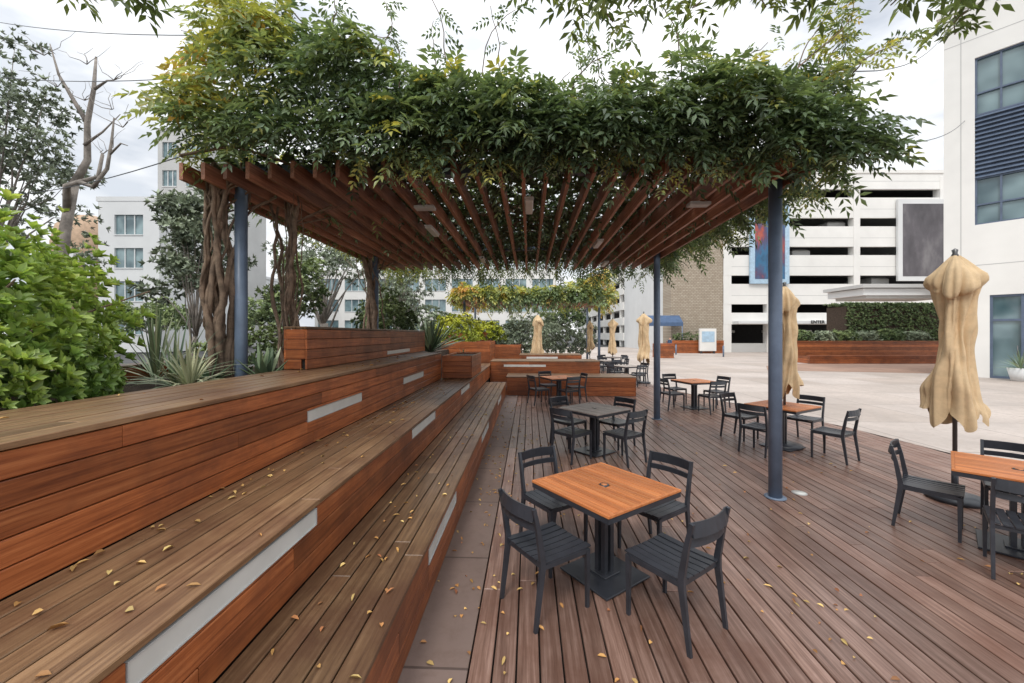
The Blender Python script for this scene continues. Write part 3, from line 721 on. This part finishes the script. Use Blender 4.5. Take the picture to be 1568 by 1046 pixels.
limb([(2.5,.6,6.1),(1.8,1.9,5.75),(1.1,2.8,5.3),(0.5,3.1,5.0)],.06); limb([(2.5,.6,6.1),(2.6,2.0,5.6),(2.4,3.0,5.1)],.05); limb([(3.6,-1.2,5.8),(3.8,1.2,5.6),(3.6,2.8,5.0),(3.9,3.2,4.8)],.06); limb([(1.8,1.9,5.75),(0.3,2.4,5.4),(-0.6,2.9,5.1)],.035)
tw=[(0.5,3.1,4.46),(0.9,3.0,4.5),(0.1,3.0,4.54),(-0.35,2.9,4.6),(0.3,3.1,4.55),(1.15,3.0,4.42),(1.3,3.0,4.5),(1.5,3.1,4.5),(1.8,3.1,4.5),(2.1,3.05,4.55),(2.4,3.0,4.55),(2.8,3.0,4.52),(3.1,3.1,4.58),(3.3,3.0,4.52),(3.8,3.1,4.5),(3.6,3.2,4.65),(0.75,3.2,4.6),(1.9,3.2,4.6),(-3.2,3.0,4.55),(-2.9,3.0,4.6)]
for (x,y,z) in tw:
    s=Vector((x,y,z+0.45)); pts=[s]
    for k in range(6): s=s+Vector((random.gauss(0,.06),random.gauss(0,.05),-0.08)); pts.append(s)
    b.tube(pts,0.005,'bark',5)
    for q in pts[1:]:
        for _ in range(2): hp.append(tuple(q)); hd.append((random.gauss(0,1),random.gauss(0,.7),random.gauss(-.1,.3)))
b.done('trunk_and_limbs',e)
leaves('foliage',*sprays(np.array(hp),np.array(hd),rng.uniform(.1,.8,len(hp)),.2,3,.10,.034),m='over',parent=e)
b=B()
def cable(p0,p1,sag,r=0.006):
    p0,p1=Vector(p0),Vector(p1); b.tube([p0+(p1-p0)*t-Vector((0,0,sag*4*t*(1-t))) for t in np.linspace(0,1,16)],r,'black',5)
cable((3.6,5.0,4.5),(21.6,19.3,12.2),0.5,0.011); cable((-12,9,5.1),(-3.8,5,4.3),0.2,0.007); cable((3.4,4.8,5.2),(20.5,18.6,17.0),1.0,0.011); cable((-13,9,8.0),(-3.6,5,5.2),0.2,.006); cable((-13,9,9.3),(-3.4,5,5.7),0.2,.006)
b.done('overhead_cable')

# ------------------------------------------------------------------ buildings
e=empty('parking_garage')
b=B(); X0,X1,Y=23.5,62,45.0
lv=[(17.2,18.15),(14.0,14.95),(10.8,11.75),(7.6,8.55),(4.4,5.35)]
prev=20.1
for (z0,z1) in lv:
    b.box(X0,X1,Y,Y+0.35,z1,prev,'white'); b.box(X0,X1,Y+0.36,Y+14,z0-0.5,z0-0.15,'grey'); prev=z0
b.box(X0,X1,Y,Y+0.35,3.1,4.4,'white')
b.box(X0-0.02,X1,Y-0.12,Y-0.002,19.9,20.25,'white')
for z in (19.0,15.9,12.7,9.5,6.3): b.box(X0+.9,X1,Y-0.006,Y-0.001,z,z+0.04,'grey')
b.box(X0,X1,Y+14,Y+14.4,0,20,'dark'); b.box(X0,X0+0.9,Y+0.02,Y+14,0,20.0,'white'); b.box(X0,X1,Y+0.36,Y+14,19.2,19.6,'dark')
x=X0+5.2
while x<X1: b.box(x-0.35,x+0.35,Y-0.05,Y+0.75,0,19.5,'white'); x+=9.6
b.box(24.4,30,Y+0.2,Y+0.5,0,1.0,'grey'); b.box(X0+1,X0+15,Y-1.2,Y-0.01,3.15,3.45,'lgrey')
for xx in (26.5,31,36): b.box(xx,xx+1.0,Y+5,Y+5.3,2.2,2.5,'diff')
b.done('facade',e)
b=B()
for xx,zz in ((27,14),(32,10.8),(36,14),(41,7.6),(29.5,7.6),(45,10.8)):
    b.bbox(xx,xx+2.0,Y+1.2,Y+5,zz-0.1,zz+0.9,'grey',0.2)
b.done('parked_car_roofs',e)
def textobj(s,loc,size,m,parent,rz=0):
    c=bpy.data.curves.new('sign_text','FONT'); c.body=s; c.size=size; c.extrude=0.03; c.materials.append(M[m])
    o=bpy.data.objects.new('sign_text',c); S.collection.objects.link(o); o.location=loc; o.rotation_euler=(math.pi/2,0,rz); o.parent=parent
textobj('ENTER',(32.3,Y-1.26,3.18),0.5,'dark',e); textobj('P',(27.8,Y-1.26,3.18),0.5,'dark',e)
b=B()
b.box(17.7,23.48,45.05,47.5,0,14.1,'block')
b.box(17.75,23.4,47.52,64,0,13.8,'lgrey')
b.done('stair_tower',e)
b=B(); z=1.0
b.box(19.0,23.4,64.05,112,0,13.2,'dark')
while z<13.5:
    b.box(17.6,18.0,64.1,112,z,z+1.25,'white'); b.box(18.02,19.0,64.1,112,z-0.1,z+0.15,'grey'); z+=2.45
y=66
while y<112: b.box(17.68,18.2,y,y+0.6,0,13.6,'white'); y+=6
b.done('side_facade',e)
b=B(); b.add([(14.2,44,3.3),(18.6,44,3.3),(18.6,45,4.1),(14.2,45,4.1),(14.2,44,2.9),(18.6,44,2.9)],[(0,1,2,3),(4,5,1,0),(0,3,4),(1,5,2)],'awn')
for xx in (14.3,18.5): b.tube([(xx,44,0),(xx,44,2.9)],0.06,'steel',8)
b.done('blue_awning')
def poster(name,x0,x1,z0,z1,stops,seed):
    m,nt,bs=mat(name+'_print'); tc=N(nt,'ShaderNodeTexCoord'); mp=N(nt,'ShaderNodeMapping'); mp.inputs['Scale'].default_value=(0.5,0.5,0.22); mp.inputs['Location'].default_value=(seed,0,seed)
    nt.links.new(tc.outputs['Object'],mp.inputs[0]); f=noise_(nt,1.0,mp.outputs[0],5); nt.links.new(ramp(nt,f,stops),bs.inputs['Base Color']); bs.inputs['Roughness'].default_value=0.5
    M[name]=m
    b=B(); yy=Y-0.35
    b.box(x0,x1,yy,yy+0.25,z0,z1,'frameb' if seed==1 else 'lgrey'); b.box(x0+0.5,x1-0.5,yy-0.02,yy-0.003,z0+0.5,z1-0.5,name)
    b.done('mural_banner')
poster('banner_a',26.3,30.6,7.6,16.4,[(0.3,(0.03,0.05,0.10)),(0.45,(0.04,0.16,0.30)),(0.55,(0.10,0.07,0.14)),(0.63,(0.45,0.09,0.05)),(0.72,(0.08,0.3,0.35))],1)
poster('banner_b',42.6,49.5,7.9,16.9,[(0.3,(0.06,0.055,0.06)),(0.5,(0.11,0.10,0.11)),(0.75,(0.25,0.24,0.24))],3)
ang=math.atan2(-.79,.62)
e=empty('office_building',(21.0,19.7,0),ang)
b=B(); Ht=17.4
b.box(0,1.0,0,0.4,0,Ht,'white'); b.box(-0.25,1.6,-0.05,0.5,Ht,Ht+0.5,'white')
b.box(1.0,14,0,0.4,14.9,Ht,'white'); b.box(1.0,14,0.0,0.4,3.8,7.1,'white'); b.box(1.0,1.45,0,0.4,0,3.8,'white')
b.box(-0.0,30,0.5,10,0,Ht-0.3,'white'); b.box(1.6,30,0,0.5,Ht,Ht+0.5,'white')
b.box(14,30,0,0.4,0,Ht,'white')
for z in (5.2,15.8): b.box(0.02,14,-0.006,-0.001,z,z+0.03,'grey')
b.box(0.55,0.58,-0.006,-0.001,0,Ht,'grey')
b.done('walls',e)
b=B()
b.box(1.0,14,0.2,0.28,7.1,14.9,'glass'); b.box(1.45,14,0.2,0.28,0,3.8,'glass')
b.done('glazing',e)
b=B()
x=1.0
while x<14:
    b.box(x,x+0.07,0.1,0.19,7.1,9.3,'louv'); b.box(x,x+0.07,0.1,0.19,12.2,14.9,'louv'); x+=0.75
for z in (7.1,9.22,12.2,14.83,8.0,13.2): b.box(1.0,14,0.09,0.185,z,z+0.07,'louv')
z=9.3
while z<12.15: b.add([(1.0,0.02,z),(14,0.02,z),(14,0.16,z+0.16),(1.0,0.16,z+0.16),(1.0,0.02,z-0.02),(14,0.02,z-0.02)],[(0,1,2,3),(4,5,1,0)],'louv'); z+=0.2
b.box(1.0,14,0.165,0.19,9.3,12.2,'louv')
for x in (1.45,2.35,2.45,3.35,3.45,4.4,5.4,7,9): b.box(x,x+0.09,0.08,0.19,0,3.8,'louv')
for z in (0.0,2.6,3.7): b.box(1.45,14,0.085,0.188,z,z+0.1,'louv')
for x in (2.25,2.65): b.tube([(x,0.04,0.95),(x,0.04,1.5)],0.02,'metal',8)
b.done('window_frames_and_louvres',e)
b=B(); b.box(18.4,23.2,21.2,23.6,4.05,4.4,'lgrey'); b.box(18.2,23.3,21.0,23.7,4.43,4.6,'grey'); b.box(18.7,23.1,21.4,23.4,3.9,4.04,'grey')
b.done('entrance_canopy')
def office(name,x0,x1,y,dep,H,m,rows,cols,ww,wh,z0,dz):
    e=empty(name,(x0,y,0)); b=B(); Wd=x1-x0
    b.box(0,Wd,0.3,dep,0,H,m); b.box(-0.2,Wd+0.2,-0.05,dep,H,H+0.5,m)
    zs=[z0+dz*i for i in range(rows)]; px=(Wd)/cols
    z=0
    for zz in zs: b.box(0,Wd,0,0.29,z,zz,m); z=zz+wh
    b.box(0,Wd,0,0.29,z,H,m)
    for zz in zs:
        x=0
        for c in range(cols):
            a=px*(c+.5)-ww/2; b.box(x,a,0.0,0.29,zz,zz+wh,m); x=a+ww
        b.box(x,Wd,0,0.29,zz,zz+wh,m)
    b.done('walls',e); b=B()
    for zz in zs:
        b.box(0.05,Wd-0.05,0.22,0.28,zz,zz+wh,'glass')
        for c in range(cols):
            a=px*(c+.5)
            for dx in (-ww/6,ww/6): b.box(a+dx-.05,a+dx+.05,0.12,0.21,zz,zz+wh,'lgrey')
            b.box(a-ww/2,a+ww/2,-0.08,-0.003,zz-0.12,zz-0.01,'lgrey')
    b.done('windows',e)
office('white_office_building',-46,-39.2,45,14,16.8,'lgrey',4,1,3.2,2.2,2.0,3.7)
office('grey_tower_building',-49,-42.5,56,14,30,'grey',7,2,2.0,2.2,3,3.9)
office('modernist_building',-38,8.5,78,16,14.0,'white',3,9,4.0,2.3,2.4,4.0)
office('distant_office_building',-70,-49,70,16,13.0,'lgrey',3,5,2.4,1.8,2.4,4.0)
e=empty('domed_building',(-52,50,0)); b=B()
b.tube([(0,0,0),(0,0,13),(0,0,15),(0,0,16.2),(0,0,16.7)],[3.4,3.4,3.0,1.9,0.2],'tan',32)
for a in range(16):
    w=a*6.283/16; b.box(3.45*math.cos(w)-.35,3.45*math.cos(w)+.35,3.45*math.sin(w)-.35,3.45*math.sin(w)+.35,8.5,11.5,'lgrey')
b.done('drum',e)
def rplanter(x0,x1,y0,y1,h):
    b=B(); n=max(3,round(h/0.2)); q=h/n
    for j in range(n): b.bbox(x0,x1,y0,y0+0.05,j*q+0.005,(j+1)*q-0.01,'riserX'); b.bbox(x0,x0+0.05,y0+0.055,y1,j*q+0.005,(j+1)*q-0.01,'riser')
    b.box(x0+0.06,x1,y0+0.06,y1,0,h-0.1,'soil'); b.bbox(x0-0.03,x1,y0-0.05,y0+0.3,h,h+0.05,'riserX'); b.done('wood_planter_box')
rplanter(21.5,33,30.5,33,1.45); rplanter(20.3,30.2,27.6,30.0,0.5); rplanter(17.0,22.5,43,44.6,1.3); rplanter(12.5,13.6,34,36,1.2)
nh=4200
hx=rng.uniform(27.3,38,nh); hy=rng.uniform(33,35.5,nh); hz=rng.uniform(0.8,4.5,nh); face=rng.random(nh)
hy=np.where(face<.6,33+rng.random(nh)*.25,hy); hz=np.where(face>=.6,4.35+rng.random(nh)*.2,hz)
P=np.stack([hx,hy,hz],1); D=np.where(face[:,None]<.6,np.array([[0,-1,.4]]),np.array([[0,-.3,1]]))+rng.normal(0,.4,(nh,3))
leaves('clipped_hedge',*rosettes(P,D,.3+.5*rng.random(nh),4,.16,.09),m='green')
b=B(); b.box(27.5,37.9,33.3,35.4,0.5,4.3,'soil'); b.done('hedge_core',bpy.data.objects['clipped_hedge'])
for i,(x,r) in enumerate(((22.5,.7),(24.2,.6),(25.8,.7),(27.6,.6),(29.5,.8),(31.4,.6))):
    bush('grey_shrub' if i%2 else 'low_shrub',(x,31.6,1.75),(r*1.2,.8,r*.7),260,'olive' if i%2 else 'green',.2,.07,seed=20+i,tb=.6)
bush('low_shrub',(19.5,43.8,1.5),(2.2,.7,.6),300,'green',.2,.08,seed=31,tb=.5)
blades('yucca_plant',(21.75,17.3,0.5),40,0.9,0.05,'blade',0.8,0.5,0.4,0.3)
b=B(); b.tube([(21.75,17.3,0),(21.75,17.3,0.55)],[.28,.4],'lgrey',20); b.done('plant_pot')
b=B(); b.bbox(19.6,21.3,42.2,42.5,0.25,2.6,'white',0.02); b.box(19.8,21.1,42.17,42.19,1.2,2.3,'frameb'); b.box(19.7,19.85,42.25,42.45,0,.25,'black'); b.box(21.05,21.2,42.25,42.45,0,.25,'black'); b.done('information_kiosk')
for x,y in ((14.8,38),(16.2,40),(23.8,36),(18.8,36)):
    b=B(); b.tube([(x,y,0),(x,y,0.95)],0.07,'steel',10); b.tube([(x,y,.95),(x,y,1.02)],[.07,.02],'steel',10); b.done('bollard')
def person(x,y,rz):
    J={'p':(0,0,.95),'c':(0,0,1.25),'n':(0,0,1.47),'h1':(0,-.01,1.58),'h2':(0,-.02,1.72),
       'sl':(.18,0,1.42),'el':(.23,.03,1.14),'wl':(.22,-.06,.90),'hl':(.22,-.09,.82),'sr':(-.18,0,1.42),'er':(-.23,.0,1.14),'wr':(-.23,-.12,.92),'hr':(-.23,-.16,.85),
       'tl':(.1,0,.9),'kl':(.11,-.12,.5),'al':(.11,-.08,.08),'fl':(.11,-.24,.04),'tr':(-.1,0,.9),'kr':(-.11,.03,.5),'ar':(-.11,.2,.1),'fr':(-.11,.08,.04)}
    R={'p':.14,'c':.14,'n':.06,'h1':.085,'h2':.09,'sl':.07,'el':.05,'wl':.035,'hl':.04,'tl':.1,'kl':.065,'al':.045,'fl':.04}
    E=[('p','c'),('c','n'),('n','h1'),('h1','h2'),('n','sl'),('sl','el'),('el','wl'),('wl','hl'),('n','sr'),('sr','er'),('er','wr'),('wr','hr'),('p','tl'),('tl','kl'),('kl','al'),('al','fl'),('p','tr'),('tr','kr'),('kr','ar'),('ar','fr')]
    ks=list(J); me=bpy.data.meshes.new('pedestrian'); me.from_pydata([J[k] for k in ks],[(ks.index(a),ks.index(c)) for a,c in E],[])
    o=put(me,'pedestrian',loc=(x,y,0),rz=rz); md=o.modifiers.new('s','SKIN')
    for i,k in enumerate(ks):
        r=R.get(k) or R.get(k[0]+'l') or .05; me.skin_vertices[0].data[i].radius=(r,r*.85); me.skin_vertices[0].data[i].use_root=(k=='p')
    o.modifiers.new('d','SUBSURF').levels=1
    m,nt,bs=mat('pedestrian_clothes'); tc=N(nt,'ShaderNodeTexCoord'); sp=N(nt,'ShaderNodeSeparateXYZ'); nt.links.new(tc.outputs['Object'],sp.inputs[0])
    mr=N(nt,'ShaderNodeMapRange'); mr.inputs[2].default_value=1.85; nt.links.new(sp.outputs[2],mr.inputs[0])
    c=ramp(nt,mr.outputs[0],[(0,(.03,.03,.03)),(.06,(.05,.06,.1)),(.52,(.04,.08,.16)),(.80,(.5,.3,.22)),(.9,(.05,.03,.02))])
    nt.nodes[-1].color_ramp.interpolation='CONSTANT'
    nt.links.new(c,bs.inputs['Base Color']); me.materials.append(m)
person(15.2,39.0,2.0)

# ------------------------------------------------------------------ world, sun, camera
w=bpy.data.worlds.new("World"); S.world=w; w.use_nodes=True; nt=w.node_tree; bg=nt.nodes['Background']
sk=N(nt,'ShaderNodeTexSky',sky_type='NISHITA'); sk.sun_disc=False
el,az=math.radians(50),math.radians(200)
sk.sun_elevation=el; sk.sun_rotation=az
tc=N(nt,'ShaderNodeTexCoord'); mp=N(nt,'ShaderNodeMapping'); mp.inputs['Scale'].default_value=(1.0,1.0,2.4); mp.inputs['Location'].default_value=(0.3,0.1,0.2)
nt.links.new(tc.outputs['Generated'],mp.inputs[0])
f=noise_(nt,2.3,mp.outputs[0],4,0.55); cov=ramp(nt,f,[(0.36,(0.55,)*3),(0.5,(1,1,1))])
f2=noise_(nt,3.1,mp.outputs[0],5,0.6); cc=ramp(nt,f2,[(0.36,(6.8,7.2,7.8)),(0.56,(10.4,10.5,10.6))])
sp=N(nt,'ShaderNodeSeparateXYZ'); nt.links.new(tc.outputs['Generated'],sp.inputs[0])
m1=N(nt,'ShaderNodeMath',operation='MULTIPLY'); nt.links.new(sp.outputs[2],m1.inputs[0]); nt.links.new(sp.outputs[2],m1.inputs[1])
m2=N(nt,'ShaderNodeMath',operation='MULTIPLY_ADD'); nt.links.new(m1.outputs[0],m2.inputs[0]); m2.inputs[1].default_value=0.9; m2.inputs[2].default_value=1.0
vm=N(nt,'ShaderNodeVectorMath',operation='SCALE'); nt.links.new(cc,vm.inputs[0]); nt.links.new(m2.outputs[0],vm.inputs['Scale'])
col=mixc(nt,sk.outputs[0],vm.outputs[0],cov)
nt.links.new(col,bg.inputs[0]); bg.inputs[1].default_value=0.108
sl=bpy.data.lights.new('sun','SUN'); sl.energy=1.4; sl.angle=math.radians(14); sl.color=(1,0.96,0.9)
so=bpy.data.objects.new('sun',sl); S.collection.objects.link(so)
dirv=Vector((math.sin(az)*math.cos(el),math.cos(az)*math.cos(el),math.sin(el)))
so.rotation_euler=dirv.to_track_quat('Z','Y').to_euler()
cd=bpy.data.cameras.new('camera'); cd.lens=36*620/1568; cd.sensor_width=36; cd.shift_y=-11/1568; cd.clip_end=2000; cd.clip_start=0.05
co=bpy.data.objects.new('camera',cd); S.collection.objects.link(co); co.location=(0,0,2.0); co.rotation_euler=(math.pi/2,0,0); S.camera=co
S.view_settings.view_transform='Standard'; S.view_settings.look='None'; S.view_settings.exposure=0
